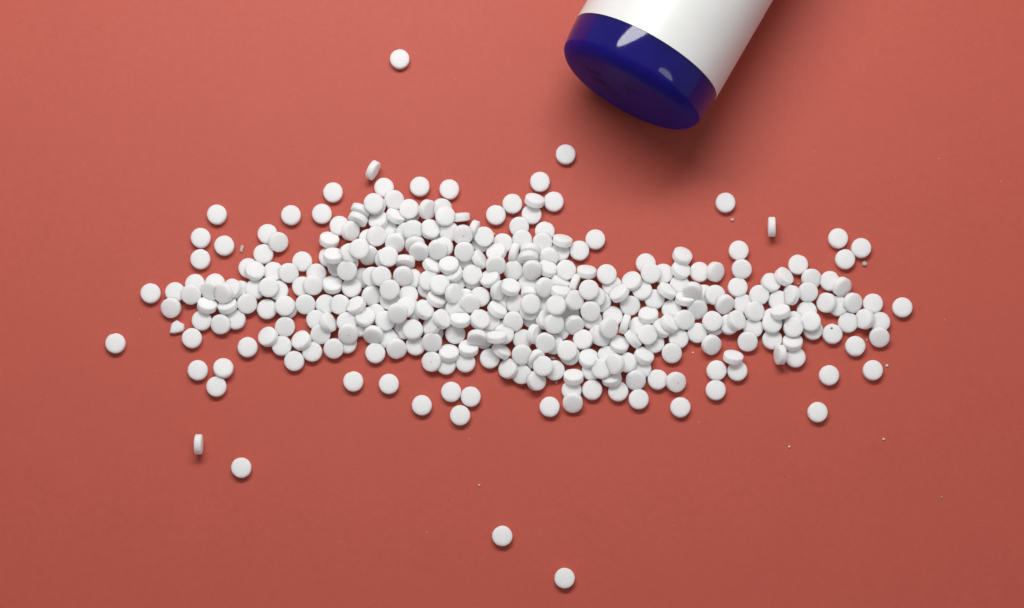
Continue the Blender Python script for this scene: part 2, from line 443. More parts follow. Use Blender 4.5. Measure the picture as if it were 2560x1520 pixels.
# x, y, z of the centre (cm), direction of the upper face, speck (0 none, 1 large, 2 small), label
TABLETS = [
    (-3.459, 7.657, 0.125, 0.000, 0.000, 0, "lone flat tablet near the top edge, left of the bottle"),
    (1.639, 4.630, 0.125, 0.000, 0.000, 0, "lone flat tablet closest to the bottle, just below its blue base"),
    (-5.453, 3.435, 0.125, 0.000, 0.000, 0, "upper of two flat tablets lying up-left of the leaning upright one"),
    (-5.781, 2.765, 0.125, 0.000, 0.000, 0, "lower of two flat tablets lying up-left of the heap top"),
    (-6.719, 2.722, 0.125, 0.000, 0.000, 0, "lone flat tablet between the upper-left quartet and the heap"),
    (-2.812, 3.617, 0.125, 0.000, 0.000, 0, "left of two flat tablets side by side above the heap top"),
    (-1.909, 3.529, 0.125, 0.000, 0.000, 0, "right of two flat tablets side by side above the heap top"),
    (0.852, 3.767, 0.125, 0.000, 0.000, 0, "white flat tablet four widths right, two above the topmost edge-on tablet"),
    (-0.490, 2.728, 0.125, 0.000, 0.000, 0, "white flat tablet two widths right of the topmost edge-on tablet"),
    (0.012, 3.078, 0.125, 0.000, 0.000, 0, "white flat tablet two and a half widths above the upper edge-on tablet"),
    (-1.236, -2.857, 0.125, 0.000, 0.000, 0, "white flat tablet two widths right, two below the lower speckled tablet"),
    (-1.551, -3.422, 0.125, 0.000, 0.000, 0, "white flat tablet four and a half widths left, three below the grey chip"),
    (-2.697, -3.117, 0.125, 0.000, 0.000, 0, "flat tablet alone to the left of the loose trio below the heap"),
    (-1.822, -2.711, 0.125, 0.000, 0.000, 0, "white flat tablet one width right, one and a half below the lower speckled tablet"),
    (-0.288, -7.028, 0.125, 0.000, 0.000, 0, "higher and left of the two lone flat tablets near the bottom edge"),
    (1.551, -8.270, 0.125, 0.000, 0.000, 0, "lone flat tablet nearest the bottom edge of the photo"),
    (-8.058, -4.995, 0.125, 0.000, 0.000, 0, "lone flat tablet just right of and below the upright one at lower left"),
    (1.126, -3.165, 0.125, 0.000, 0.000, 0, "lone flat tablet left of the two overlapping at the heap bottom"),
    (3.792, -2.936, 0.125, 0.000, 0.000, 0, "flat tablet at the heap bottom, left of the lone one below the touching pair"),
    (5.036, -3.178, 0.125, 0.000, 0.000, 0, "lone flat tablet at the heap bottom, right of centre, below the touching pair"),
    (6.138, -2.062, 0.125, 0.000, 0.000, 0, "white flat tablet one width right, one below the bright crumb"),
    (6.104, -2.657, 0.125, 0.000, 0.000, 0, "white flat tablet two widths right, a half below the lower-right speckled tablet"),
    (6.762, -2.076, 0.125, 0.000, 0.000, 0, "white flat tablet two widths left, one below the edge-on right-wing tablet"),
    (6.634, -1.688, 0.287, 0.152, 0.753, 0, "white steep tablet facing upward two widths right of the bright crumb"),
    (7.875, 2.324, 0.306, 0.996, -0.017, 0, "white tablet standing upright on its edge, on bare paper right of the bottle"),
    (-9.329, -4.316, 0.302, 1.000, -0.006, 0, "white tablet standing upright on its edge, alone below the heap at lower left"),
    (-4.233, 4.091, 0.309, 0.870, -0.476, 0, "tablet leaning on its edge just above the top of the heap"),
    (-8.973, 2.742, 0.125, 0.000, 0.000, 0, "topmost of the four loose flat tablets at upper left"),
    (-9.447, 2.014, 0.125, 0.000, 0.000, 0, "middle left of the four loose flat tablets at upper left"),
    (-8.726, 1.775, 0.125, 0.000, 0.000, 0, "rightmost of the four loose flat tablets, beside the oblong crumb"),
    (-9.440, 1.355, 0.125, 0.000, 0.000, 0, "lowest of the four loose flat tablets at upper left"),
    (-7.421, 2.135, 0.125, 0.000, 0.000, 0, "white flat tablet one and a half widths right, a half above the oblong crumb"),
    (-7.088, 1.870, 0.228, 0.397, -0.315, 0, "white tablet tipped rightward two widths right, a half above the oblong crumb"),
    (-7.535, 1.510, 0.130, 0.042, 0.049, 0, "white tablet tipped upward one width right, a half below the oblong crumb"),
    (-7.766, 0.954, 0.331, 0.280, 0.317, 0, "white tablet tipped upper right half a width right, one below the oblong crumb"),
    (-7.224, 0.965, 0.125, 0.000, 0.000, 0, "white flat tablet one and a half widths right, one below the oblong crumb"),
    (-6.756, 0.917, 0.204, 0.341, -0.209, 0, "white tablet tipped rightward two and a half widths right, one below the oblong crumb"),
    (-6.352, 1.282, 0.125, 0.000, 0.000, 0, "flat tablet half a width right, two and a half below the lone upper-left tablet"),
    (-6.344, 0.506, 0.125, 0.000, 0.000, 0, "white flat tablet three widths right, two below the oblong crumb"),
    (-6.005, 0.526, 0.293, 0.275, -0.281, 0, "tablet tipped rightward two widths left, two and a half above the lower-left speckled tablet"),
    (-10.917, 0.301, 0.125, 0.000, 0.000, 0, "lone flat tablet at the left tip of the heap"),
    (-10.175, 0.333, 0.125, 0.000, 0.000, 0, "white flat tablet one width right of the left tip tablet"),
    (-10.280, -0.155, 0.203, -0.171, -0.353, 0, "white tablet tipped lower left half a width left, one above the broken fragment"),
    (-9.578, 0.585, 0.125, 0.000, 0.000, 0, "white flat tablet two widths right, a half above the left tip tablet"),
    (-9.681, 0.244, 0.254, 0.207, -0.385, 0, "tablet tipped lower right half a width right, one and a half above the broken fragment"),
    (-9.083, 0.352, 0.313, -0.354, -0.512, 0, "white tablet tipped lower left one and a half widths right, two above the broken fragment"),
    (-8.438, 0.409, 0.294, -0.433, 0.080, 0, "white tablet tipped upper left half a width left, two below the oblong crumb"),
    (-8.674, 0.237, 0.478, -0.433, -0.411, 0, "white tablet tipped lower left one width left, two below the oblong crumb"),
    (-9.186, -0.089, 0.266, 0.205, 0.636, 0, "white steep tablet facing upward one and a half widths right, one above the broken fragment"),
    (-8.568, -0.105, 0.267, -0.271, 0.616, 0, "white steep tablet facing upward one width left, two above the left bay tablet"),
    (-7.988, -0.034, 0.227, 0.147, -0.241, 0, "white flat tablet two widths above the left bay tablet"),
    (-7.393, -0.188, 0.125, 0.000, 0.000, 0, "white flat tablet one width right, two above the left bay tablet"),
    (-6.833, -0.125, 0.338, 0.054, -0.044, 0, "white flat tablet two widths right, two above the left bay tablet"),
    (-6.230, -0.044, 0.195, 0.128, -0.337, 0, "white flat tablet two widths left, one and a half above the lower-left speckled tablet"),
    (-9.348, -0.534, 0.125, 0.000, 0.000, 0, "white flat tablet one width right, a half above the broken fragment"),
    (-8.766, -0.655, 0.185, -0.187, -0.254, 0, "white flat tablet one and a half widths left, one above the left bay tablet"),
    (-8.329, -0.502, 0.125, 0.000, 0.000, 0, "white flat tablet half a width left, one and a half above the left bay tablet"),
    (-9.633, -1.077, 0.125, 0.000, 0.000, 0, "white flat tablet half a width right, a half below the broken fragment"),
    (-6.833, -0.733, 0.184, 0.000, -0.312, 0, "white flat tablet two widths right, one above the left bay tablet"),
    (-7.757, 0.419, 0.165, 0.171, 0.111, 0, "white tablet tipped upper right half a width right, two below the oblong crumb"),
    (-7.338, 0.449, 0.331, 0.063, -0.083, 0, "white flat tablet one and a half widths right, two below the oblong crumb"),
    (-7.058, 0.380, 0.125, 0.000, 0.000, 0, "white flat tablet two widths right, two below the oblong crumb"),
    (-7.950, -1.353, 0.125, 0.000, 0.000, 0, "lone flat tablet in the bay under the heap, left side"),
    (-7.336, -1.047, 0.217, -0.395, 0.230, 0, "white tablet tipped upper left one width right, a half above the left bay tablet"),
    (-6.924, -1.312, 0.125, 0.000, 0.000, 0, "white flat tablet one and a half widths right of the left bay tablet"),
    (-6.332, -1.164, 0.228, -0.396, 0.313, 0, "white tablet tipped upper left three widths right, four and a half below the oblong crumb"),
    (-6.005, -1.490, 0.125, 0.000, 0.000, 0, "white flat tablet two widths left, one below the lower-left speckled tablet"),
    (-6.539, -1.772, 0.131, -0.000, -0.066, 0, "white flat tablet two and a half widths right, a half below the left bay tablet"),
    (-4.758, -2.395, 0.125, 0.000, 0.000, 0, "left of the two lone flat tablets below the heap, left of centre"),
    (-3.690, -2.472, 0.125, 0.000, 0.000, 0, "right of the two lone flat tablets below the heap, left of centre"),
    (-11.928, -1.234, 0.125, 0.000, 0.000, 0, "lone flat white tablet farthest left, alone on bare paper"),
    (-9.430, -2.055, 0.125, 0.000, 0.000, 0, "flat tablet left of the touching pair, below the broken fragment"),
    (-8.663, -2.001, 0.170, 0.109, 0.228, 0, "white tablet tipped upward one width left, one below the left bay tablet"),
    (-8.858, -2.553, 0.125, 0.000, 0.000, 0, "white flat tablet one and a half widths left, two below the left bay tablet"),
    (9.894, 2.001, 0.125, 0.000, 0.000, 0, "white flat tablet three and a half widths right, a half below the upright right tablet"),
    (10.586, 1.699, 0.125, 0.000, 0.000, 0, "white flat tablet one width above the round grey crumb"),
    (10.091, 1.351, 0.125, 0.000, 0.000, 0, "white flat tablet one width left of the round grey crumb"),
    (8.662, 1.184, 0.125, 0.000, 0.000, 0, "white flat tablet one and a half widths right, two below the upright right tablet"),
    (7.818, 0.612, 0.209, 0.280, 0.317, 0, "white tablet tipped upper right three widths below the upright right tablet"),
    (8.217, 0.789, 0.271, 0.550, 0.419, 0, "white steep tablet facing upper right two widths right, a half below the vertical trio middle"),
    (9.044, 0.739, 0.207, 0.337, -0.238, 0, "tablet tipped rightward two and a half widths left, a half below the round grey crumb"),
    (8.927, 0.321, 0.243, -0.063, -0.296, 0, "white flat tablet one width left, two above the dark-specked tablet"),
    (8.407, 0.214, 0.308, -0.826, 0.039, 0, "white steep tablet facing leftward two widths left, two above the dark-specked tablet"),
    (9.611, 0.677, 0.125, 0.000, 0.000, 0, "white flat tablet two widths left, one below the round grey crumb"),
    (9.956, 0.472, 0.275, 0.504, -0.497, 0, "white tablet tipped lower right one width left, one below the round grey crumb"),
    (9.484, -0.009, 0.240, -0.551, -0.063, 0, "tablet tipped leftward half a width left, one and a half above the dark-specked tablet"),
    (9.853, -0.097, 0.125, 0.000, 0.000, 0, "white flat tablet half a width right, one and a half above the dark-specked tablet"),
    (10.272, -0.009, 0.242, 0.483, -0.292, 0, "white tablet tipped rightward one width right, one and a half above the dark-specked tablet"),
    (10.892, -0.018, 0.125, 0.000, 0.000, 0, "white flat tablet half a width right, two below the round grey crumb"),
    (11.776, -0.135, 0.125, 0.000, 0.000, 0, "lone flat tablet farthest right, beyond the tip of the heap"),
    (8.890, -0.253, 0.125, 0.000, 0.000, 0, "white flat tablet one and a half widths left, one above the dark-specked tablet"),
    (8.979, -0.608, 0.335, -0.146, 0.066, 0, "white tablet tipped upper left one width left, a half above the dark-specked tablet"),
    (9.062, -0.821, 0.125, 0.000, 0.000, 0, "white flat tablet one width left of the dark-specked tablet"),
    (8.041, 0.075, 0.131, -0.000, -0.066, 0, "white flat tablet two widths right, one and a half below the vertical trio middle"),
    (8.062, -0.334, 0.460, -0.226, 0.737, 0, "white steep tablet facing upward two widths above the edge-on right-wing tablet"),
    (7.816, -0.656, 0.340, 0.021, 0.051, 0, "white tablet tipped upward three widths left, a half above the dark-specked tablet"),
    (8.450, -0.782, 0.344, 0.021, 0.051, 0, "white tablet tipped upward two widths left, a half above the dark-specked tablet"),
    (7.830, -1.118, 0.125, 0.000, 0.000, 0, "white flat tablet half a width left, one above the edge-on right-wing tablet"),
    (8.431, -1.217, 0.241, -0.000, 0.559, 0, "white steep tablet facing upward two widths left, a half below the dark-specked tablet"),
    (8.518, -1.665, 0.125, 0.000, 0.000, 0, "white flat tablet one width right of the edge-on right-wing tablet"),
    (8.039, -1.610, 0.313, -0.956, -0.056, 0, "edge-on tablet poking out below the right wing of the heap"),
    (9.645, -0.945, 0.125, 0.000, 0.000, 1, "flat tablet with a large dark speck on its face, in the right wing"),
    (10.127, -0.600, 0.126, -0.000, -0.035, 0, "white flat tablet one width right, a half above the dark-specked tablet"),
    (10.610, -0.516, 0.260, -0.640, 0.025, 0, "tablet tipped leftward one and a half widths right, a half above the dark-specked tablet"),
    (11.091, -0.584, 0.125, 0.000, 0.000, 0, "white flat tablet two and a half widths right, a half above the dark-specked tablet"),
    (11.048, -1.055, 0.210, 0.000, -0.423, 0, "white tablet tipped downward two and a half widths right of the dark-specked tablet"),
    (10.323, -1.321, 0.125, 0.000, 0.000, 0, "lone flat tablet just below the tip of the right wing"),
    (9.511, -2.208, 0.125, 0.000, 0.000, 0, "lone flat tablet left of the far-right one, above the lowest right-hand tablet"),
    (10.831, -2.055, 0.125, 0.000, 0.000, 0, "lone flat tablet beside a tiny pale crumb, far lower right"),
    (9.138, -3.326, 0.125, 0.000, 0.000, 0, "lone flat tablet lowest on the right side, below the right wing"),
    (6.497, 3.114, 0.125, 0.000, 0.000, 0, "lone flat tablet right of the bottle shadow, above a tan crumb"),
    (4.048, 1.223, 0.125, 0.000, 0.000, 0, "white flat tablet one width right, three above the lower edge-on tablet"),
    (4.188, 0.881, 0.319, -0.000, -0.035, 0, "white flat tablet four widths right, a half above the middle edge-on tablet"),
    (4.572, 0.904, 0.131, -0.000, -0.066, 0, "white flat tablet two widths right, two and a half above the lower edge-on tablet"),
    (5.154, 1.435, 0.245, 0.299, 0.494, 0, "white steep tablet facing upper right three widths left, a half above the vertical trio middle"),
    (5.108, 1.009, 0.237, 0.380, 0.390, 0, "white tablet tipped upper right three widths left of the vertical trio middle"),
    (5.674, 0.959, 0.125, 0.000, 0.000, 0, "white flat tablet two widths left of the vertical trio middle"),
    (6.142, 0.939, 0.266, 0.595, -0.307, 0, "white tablet tipped rightward one and a half widths left of the vertical trio middle"),
    (6.871, 1.620, 0.125, 0.000, 0.000, 0, "white flat tablet one width above the vertical trio middle"),
    (6.948, 1.042, 0.184, 0.000, -0.312, 0, "middle tablet of the vertical trio rising from the right wing"),
    (6.818, 0.476, 0.139, 0.025, 0.103, 0, "white tablet tipped upward one width below the vertical trio middle"),
    (2.854, 0.852, 0.304, -0.000, -0.035, 0, "flat tablet one and a half widths right, a half above the middle edge-on tablet"),
    (3.230, 0.251, 0.388, -0.539, 0.527, 0, "steep tablet facing upper left three and a half widths left, three above the bright crumb"),
    (3.626, 0.658, 0.222, -0.321, 0.291, 0, "white tablet tipped upper left half a width right, two above the lower edge-on tablet"),
    (3.939, 0.383, 0.180, -0.242, 0.167, 0, "white tablet tipped upper left two and a half widths left, three above the bright crumb"),
    (4.306, 0.111, 0.125, 0.000, 0.000, 0, "white flat tablet one and a half widths right, one above the lower edge-on tablet"),
    (3.558, -0.081, 0.177, 0.147, -0.241, 0, "white flat tablet half a width right, one above the lower edge-on tablet"),
    (4.674, 0.351, 0.294, 0.509, 0.625, 0, "steep tablet facing upper right one and a half widths left, three above the bright crumb"),
    (5.422, 0.288, 0.565, -0.138, -0.779, 0, "white tablet tipped downward two and a half widths left, one below the vertical trio middle"),
    (5.222, 0.098, 0.332, 0.075, 0.740, 0, "steep tablet facing upward half a width left, two and a half above the bright crumb"),
    (5.582, -0.203, 0.243, 0.242, -0.513, 0, "white tablet tipped lower right two widths above the bright crumb"),
    (3.034, -0.408, 0.126, -0.000, -0.035, 0, "white flat tablet half a width left, a half above the lower edge-on tablet"),
    (4.105, -0.387, 0.251, -0.065, 0.599, 0, "white steep tablet facing upward one width right, a half above the lower edge-on tablet"),
    (3.395, -0.678, 0.303, 0.953, -0.303, 0, "lower of three slanting edge-on tablets down the middle of the heap"),
    (4.813, -0.208, 0.125, 0.000, 0.000, 0, "white flat tablet one width left, two above the bright crumb"),
    (4.739, -0.656, 0.331, 0.593, 0.478, 0, "steep tablet facing upper right one width left, one and a half above the bright crumb"),
    (5.189, -0.540, 0.296, 0.241, -0.206, 0, "white tablet tipped rightward half a width left, one and a half above the bright crumb"),
    (3.631, -1.131, 0.311, 0.740, 0.560, 0, "white edge-on tablet half a width right, one below the lower edge-on tablet"),
    (4.075, -1.002, 0.350, -0.000, -0.035, 0, "white flat tablet one width right, a half below the lower edge-on tablet"),
    (4.281, -1.225, 0.131, -0.000, -0.066, 0, "white flat tablet one and a half widths right, one below the lower edge-on tablet"),
    (3.214, -1.281, 0.244, 0.242, 0.517, 0, "white steep tablet facing upward half a width left, one below the lower edge-on tablet"),
    (3.957, -1.637, 0.265, 0.365, 0.553, 0, "white steep tablet facing upper right two and a half widths left of the bright crumb"),
    (5.015, -1.088, 0.125, 0.000, 0.000, 0, "white flat tablet half a width left, a half above the bright crumb"),
    (4.800, -1.533, 0.184, 0.000, -0.312, 0, "white flat tablet one width left of the bright crumb"),
    (3.468, -1.837, 0.217, -0.453, 0.042, 0, "white tablet tipped upper left two widths below the lower edge-on tablet"),
    (3.707, -2.359, 0.219, -0.051, -0.465, 0, "white tablet tipped downward two widths left of the lower-right speckled tablet"),
    (4.367, -2.336, 0.125, 0.000, 0.000, 0, "white flat tablet one width left of the lower-right speckled tablet"),
    (4.911, -2.421, 0.212, 0.321, -0.294, 2, "tablet with a tiny dark speck, right of a touching pair below the heap"),
    (3.180, -2.695, 0.125, 0.000, 0.000, 0, "white flat tablet two and a half widths right, a half above the lowest heap tablet"),
    (2.982, -2.312, 0.262, -0.201, 0.617, 0, "white steep tablet facing upward two widths right, one above the lowest heap tablet"),
    (2.890, -0.851, 0.614, 0.551, -0.254, 0, "white tablet tipped rightward one width left of the lower edge-on tablet"),
    (2.710, -1.068, 0.417, 0.492, -0.250, 0, "white tablet tipped rightward one width left, a half below the lower edge-on tablet"),
    (3.075, -1.952, 0.634, -0.616, -0.150, 0, "white tablet tipped leftward half a width left, two below the lower edge-on tablet"),
    (2.694, -2.057, 0.402, -0.366, 0.034, 0, "tablet tipped upper left two and a half widths right, a half below the grey chip"),
    (6.119, 0.215, 0.296, 0.100, -0.017, 0, "white flat tablet one width right, three above the bright crumb"),
    (6.410, -0.064, 0.278, 0.435, -0.578, 0, "white tablet tipped lower right one width left, two below the vertical trio middle"),
    (6.989, -0.034, 0.125, 0.000, 0.000, 0, "white flat tablet two widths below the vertical trio middle"),
    (7.300, -0.282, 0.274, 0.408, -0.066, 0, "white tablet tipped rightward half a width right, two below the vertical trio middle"),
    (7.460, 0.233, 0.206, -0.078, -0.055, 0, "white flat tablet one width right, one and a half below the vertical trio middle"),
    (6.020, -0.596, 0.351, -0.000, -0.035, 0, "white flat tablet one width right, one and a half above the bright crumb"),
    (6.750, -0.570, 0.360, 0.554, 0.167, 0, "white tablet tipped upper right two widths right, one and a half above the bright crumb"),
    (7.261, -0.762, 0.125, 0.000, 0.000, 0, "white flat tablet half a width right, three below the vertical trio middle"),
    (7.085, -1.183, 0.191, -0.027, -0.340, 0, "white flat tablet three widths right, a half above the bright crumb"),
    (5.578, -0.918, 0.131, -0.000, -0.066, 0, "white flat tablet one width above the bright crumb"),
    (5.990, -1.293, 0.252, 0.410, -0.447, 0, "white tablet tipped lower right one width right, a half above the bright crumb"),
    (-3.898, 3.578, 0.125, 0.000, 0.000, 0, "topmost flat tablet of the heap, below the leaning one"),
    (-3.586, 3.181, 0.214, 0.188, -0.402, 0, "white tablet tipped lower right half a width right, a half below the topmost heap tablet"),
    (-4.184, 2.986, 0.586, 0.022, -0.068, 0, "white flat tablet half a width left, one below the topmost heap tablet"),
    (-4.672, 2.557, 0.312, -0.392, -0.896, 0, "white steep tablet facing lower left five widths left of the topmost edge-on tablet"),
    (-4.053, 2.537, 0.276, -0.359, 0.262, 0, "tablet tipped upper left two widths left, two and a half above the largest red gap"),
    (-3.540, 2.653, 0.296, 0.449, 0.680, 0, "white steep tablet facing upper right five widths right of the lone upper-left tablet"),
    (-5.241, 2.387, 0.125, 0.000, 0.000, 0, "flat tablet two and a half widths right, a half below the lone upper-left tablet"),
    (-4.894, 2.204, 0.282, 0.696, -0.255, 0, "steep tablet facing rightward one and a half widths left, two below the topmost heap tablet"),
    (-5.538, 1.923, 0.262, 0.201, 0.617, 0, "steep tablet facing upward three widths left, two and a half below the topmost heap tablet"),
    (-4.106, 2.028, 0.350, 0.251, -0.274, 0, "tablet tipped rightward half a width left, two and a half below the topmost heap tablet"),
    (-3.117, 2.864, 0.341, 0.027, -0.037, 0, "white flat tablet one and a half widths right, one below the topmost heap tablet"),
    (-3.544, 1.834, 0.248, 0.000, -0.588, 0, "white tablet tipped downward one width left, one above the largest red gap"),
    (-5.380, 1.343, 0.701, 0.069, 0.660, 0, "white steep tablet facing upward two widths right, two below the lone upper-left tablet"),
    (-4.894, 1.427, 0.646, 0.397, -0.031, 0, "white tablet tipped rightward three widths right, two below the lone upper-left tablet"),
    (-4.584, 1.536, 0.776, -0.000, -0.066, 0, "white flat tablet three widths left, one above the largest red gap"),
    (-4.346, 1.453, 0.274, 0.378, -0.596, 0, "tablet tipped lower right one width left, three and a half below the topmost heap tablet"),
    (-3.739, 1.374, 0.385, 0.121, 0.021, 0, "white tablet tipped upper right three and a half widths below the topmost heap tablet"),
    (-4.963, 0.921, 0.583, 0.000, -0.342, 0, "white flat tablet three widths above the lower-left speckled tablet"),
    (-5.919, 0.908, 0.131, -0.000, -0.066, 0, "white flat tablet one and a half widths right, three below the lone upper-left tablet"),
    (-5.422, 0.548, 0.222, 0.056, 0.479, 0, "tablet tipped upward one width left, two and a half above the lower-left speckled tablet"),
    (-4.839, 0.458, 0.219, 0.051, 0.100, 0, "white tablet tipped upward two and a half widths above the lower-left speckled tablet"),
    (-4.225, 0.766, 0.364, 0.125, -0.189, 0, "white flat tablet two and a half widths left, a half below the largest red gap"),
    (-3.940, 0.749, 0.514, 0.238, -0.144, 0, "white tablet tipped rightward two widths left, a half below the largest red gap"),
    (-3.230, 1.234, 0.313, -0.076, -0.948, 0, "white steep tablet facing downward half a width left of the largest red gap"),
    (-3.287, 0.790, 0.356, 0.000, -0.588, 0, "white tablet tipped downward one width left, a half below the largest red gap"),
    (-3.679, 0.355, 0.477, 0.000, -0.312, 0, "white flat tablet one and a half widths left, one below the largest red gap"),
    (-3.131, 0.238, 0.131, -0.000, -0.066, 0, "white flat tablet half a width left, one and a half below the largest red gap"),
    (-4.242, 0.198, 0.269, 0.630, -0.256, 0, "white tablet tipped rightward one width right, two above the lower-left speckled tablet"),
    (-5.626, -0.045, 0.131, -0.000, -0.066, 0, "white flat tablet one width left, one and a half above the lower-left speckled tablet"),
    (-5.180, -0.066, 0.239, -0.210, -0.066, 0, "white tablet tipped upper left four widths left, two below the largest red gap"),
    (-4.695, -0.123, 0.391, -0.446, 0.505, 0, "white steep tablet facing upper left three widths left, two below the largest red gap"),
    (-4.417, -0.469, 0.351, 0.087, 0.318, 0, "white tablet tipped upward one width right, one above the lower-left speckled tablet"),
    (-3.172, -0.195, 0.532, -0.121, 0.021, 0, "white tablet tipped upper left half a width left, two below the largest red gap"),
    (-5.898, -0.512, 0.131, -0.000, -0.066, 0, "flat tablet one and a half widths left, a half above the lower-left speckled tablet"),
    (-5.759, -0.955, 0.191, 0.000, -0.342, 0, "white flat tablet one and a half widths left of the lower-left speckled tablet"),
    (-5.524, -0.631, 0.302, 0.804, 0.280, 0, "steep tablet facing upper right one width left, a half above the lower-left speckled tablet"),
    (-4.971, -0.613, 0.304, 0.125, -0.189, 0, "white flat tablet half a width above the lower-left speckled tablet"),
    (-5.351, -1.401, 0.201, -0.063, -0.296, 0, "white flat tablet half a width left, one below the lower-left speckled tablet"),
    (-4.906, -0.979, 0.401, -0.030, -0.514, 2, "tablet with a tiny dark speck on the lower left rim of the heap"),
    (-4.165, -0.999, 0.284, -0.159, -0.734, 0, "white tablet tipped downward one and a half widths right of the lower-left speckled tablet"),
    (-4.106, -1.532, 0.125, 0.000, 0.000, 0, "white flat tablet one and a half widths right, one below the lower-left speckled tablet"),
    (-3.469, -1.409, 0.225, 0.196, -0.454, 0, "white tablet tipped lower right two widths left, a half above the lower speckled tablet"),
    (-3.431, -0.408, 0.655, 0.000, -0.515, 0, "white tablet tipped downward one width left, two and a half below the largest red gap"),
    (-3.812, -0.577, 0.304, -0.000, -0.066, 0, "white flat tablet two widths right, a half above the lower-left speckled tablet"),
    (-2.970, -0.859, 0.389, -0.121, 0.021, 0, "tablet tipped upper left one width left, one and a half above the lower speckled tablet"),
    (-2.897, -1.297, 0.125, 0.000, 0.000, 0, "white flat tablet one width left, one above the lower speckled tablet"),
    (-2.400, -1.226, 0.336, -0.051, -0.465, 0, "white tablet tipped downward one width above the lower speckled tablet"),
    (-2.406, -1.800, 0.191, -0.330, -0.092, 2, "tablet with a tiny dark speck on the bottom rim, left of middle"),
    (-1.894, -1.552, 0.241, 0.062, 0.557, 0, "white steep tablet facing upward one width right, a half above the lower speckled tablet"),
    (-1.982, -1.880, 0.125, 0.000, 0.000, 0, "white flat tablet half a width right of the lower speckled tablet"),
    (-1.399, -1.812, 0.125, 0.000, 0.000, 0, "white flat tablet one and a half widths right of the lower speckled tablet"),
    (-1.307, -1.406, 0.251, 0.065, 0.599, 0, "white steep tablet facing upward two widths right, a half above the lower speckled tablet"),
    (-1.041, -1.130, 0.457, -0.065, -0.854, 0, "steep tablet facing downward two and a half widths right, one above the lower speckled tablet"),
    (-0.459, -1.128, 0.601, -0.032, 0.828, 0, "white steep tablet facing upward three widths left, one above the grey chip"),
    (-0.666, -1.695, 0.125, 0.000, 0.000, 0, "white flat tablet three widths right of the lower speckled tablet"),
    (-0.318, -1.482, 0.302, 0.592, 0.618, 0, "steep tablet facing upper right half a width left, five below the upper edge-on tablet"),
    (-1.711, -0.952, 0.173, 0.154, -0.215, 0, "white flat tablet one width right, one and a half above the lower speckled tablet"),
    (-2.411, -0.744, 0.377, -0.664, 0.102, 0, "white steep tablet facing leftward two widths above the lower speckled tablet"),
    (-2.105, -0.560, 0.503, 0.673, 0.261, 0, "white steep tablet facing upper right half a width right, two above the lower speckled tablet"),
    (-1.554, -0.574, 0.484, 0.071, 0.679, 0, "steep tablet facing upward one and a half widths right, two above the lower speckled tablet"),
    (-0.968, -0.555, 0.412, 0.354, 0.182, 0, "tablet tipped upper right two and a half widths right, two above the lower speckled tablet"),
    (-2.408, 1.122, 0.281, 0.530, 0.512, 0, "white steep tablet facing upper right half a width right of the largest red gap"),
    (-1.901, 1.101, 0.467, -0.000, 0.481, 0, "white tablet tipped upward one and a half widths right of the largest red gap"),
    (-2.519, 0.647, 0.366, 0.210, -0.066, 0, "white tablet tipped upper right half a width right, a half below the largest red gap"),
    (-2.169, 0.478, 0.543, 0.030, 0.155, 0, "white tablet tipped upward one width right, one below the largest red gap"),
    (-2.275, 0.089, 0.331, 0.412, 0.593, 0, "white steep tablet facing upper right three widths above the lower speckled tablet"),
    (-1.753, 0.223, 0.511, 0.743, -0.128, 0, "steep tablet facing rightward two widths right, one and a half below the largest red gap"),
    (-1.202, 0.825, 0.364, 0.027, -0.037, 0, "white flat tablet half a width right, two below the upper speckled tablet"),
    (-0.668, 0.701, 0.416, -0.354, 0.466, 0, "white steep tablet facing upper left three widths left, four above the grey chip"),
    (-0.444, -0.240, 0.342, 0.509, 0.625, 0, "white steep tablet facing upper right one width left, three below the upper edge-on tablet"),
    (-0.963, 0.168, 0.255, -0.199, -0.187, 0, "white flat tablet one and a half widths left, two below the upper edge-on tablet"),
    (-1.258, -0.072, 0.457, -0.037, -0.586, 0, "white tablet tipped downward two and a half widths right, two below the largest red gap"),
    (-2.641, -0.273, 0.511, 0.542, 0.311, 0, "white steep tablet facing upper right half a width right, two below the largest red gap"),
    (-0.399, 0.348, 0.402, 0.781, -0.318, 0, "white steep tablet facing rightward one width left, two below the upper edge-on tablet"),
    (-2.559, 2.835, 0.422, 0.718, -0.316, 0, "steep tablet facing rightward two widths left, one and a half above the upper speckled tablet"),
    (-2.019, 2.607, 0.507, 0.121, 0.021, 0, "white tablet tipped upper right half a width left of the topmost edge-on tablet"),
    (-1.893, 2.167, 0.323, -0.125, -0.189, 0, "white flat tablet half a width left of the upper speckled tablet"),
    (-2.483, 2.224, 0.397, 0.321, 0.211, 0, "white tablet tipped upper right half a width right, two above the largest red gap"),
    (-2.985, 2.200, 0.423, -0.156, -0.188, 0, "white flat tablet two widths above the largest red gap"),
    (-1.484, 2.028, 0.517, 0.000, -0.469, 2, "tablet with a tiny dark speck near the top of the heap"),
    (-1.439, 1.522, 0.458, -0.021, -0.422, 0, "white tablet tipped downward one width below the upper speckled tablet"),
    (-0.850, 2.005, 0.350, 0.027, -0.037, 0, "white flat tablet one width right of the upper speckled tablet"),
    (-0.276, 1.844, 0.165, -0.125, -0.189, 0, "white flat tablet half a width left, a half above the upper edge-on tablet"),
    (-0.473, 1.527, 0.307, -0.320, 0.397, 0, "white tablet tipped upper left one width left of the upper edge-on tablet"),
    (-0.489, 1.100, 0.489, 0.000, -0.588, 0, "white tablet tipped downward one width left, a half below the upper edge-on tablet"),
    (-2.244, 1.583, 0.471, -0.109, -0.574, 0, "white tablet tipped downward one width right, one above the largest red gap"),
    (-2.804, 1.535, 0.423, -0.159, -0.734, 0, "white tablet tipped downward half a width above the largest red gap"),
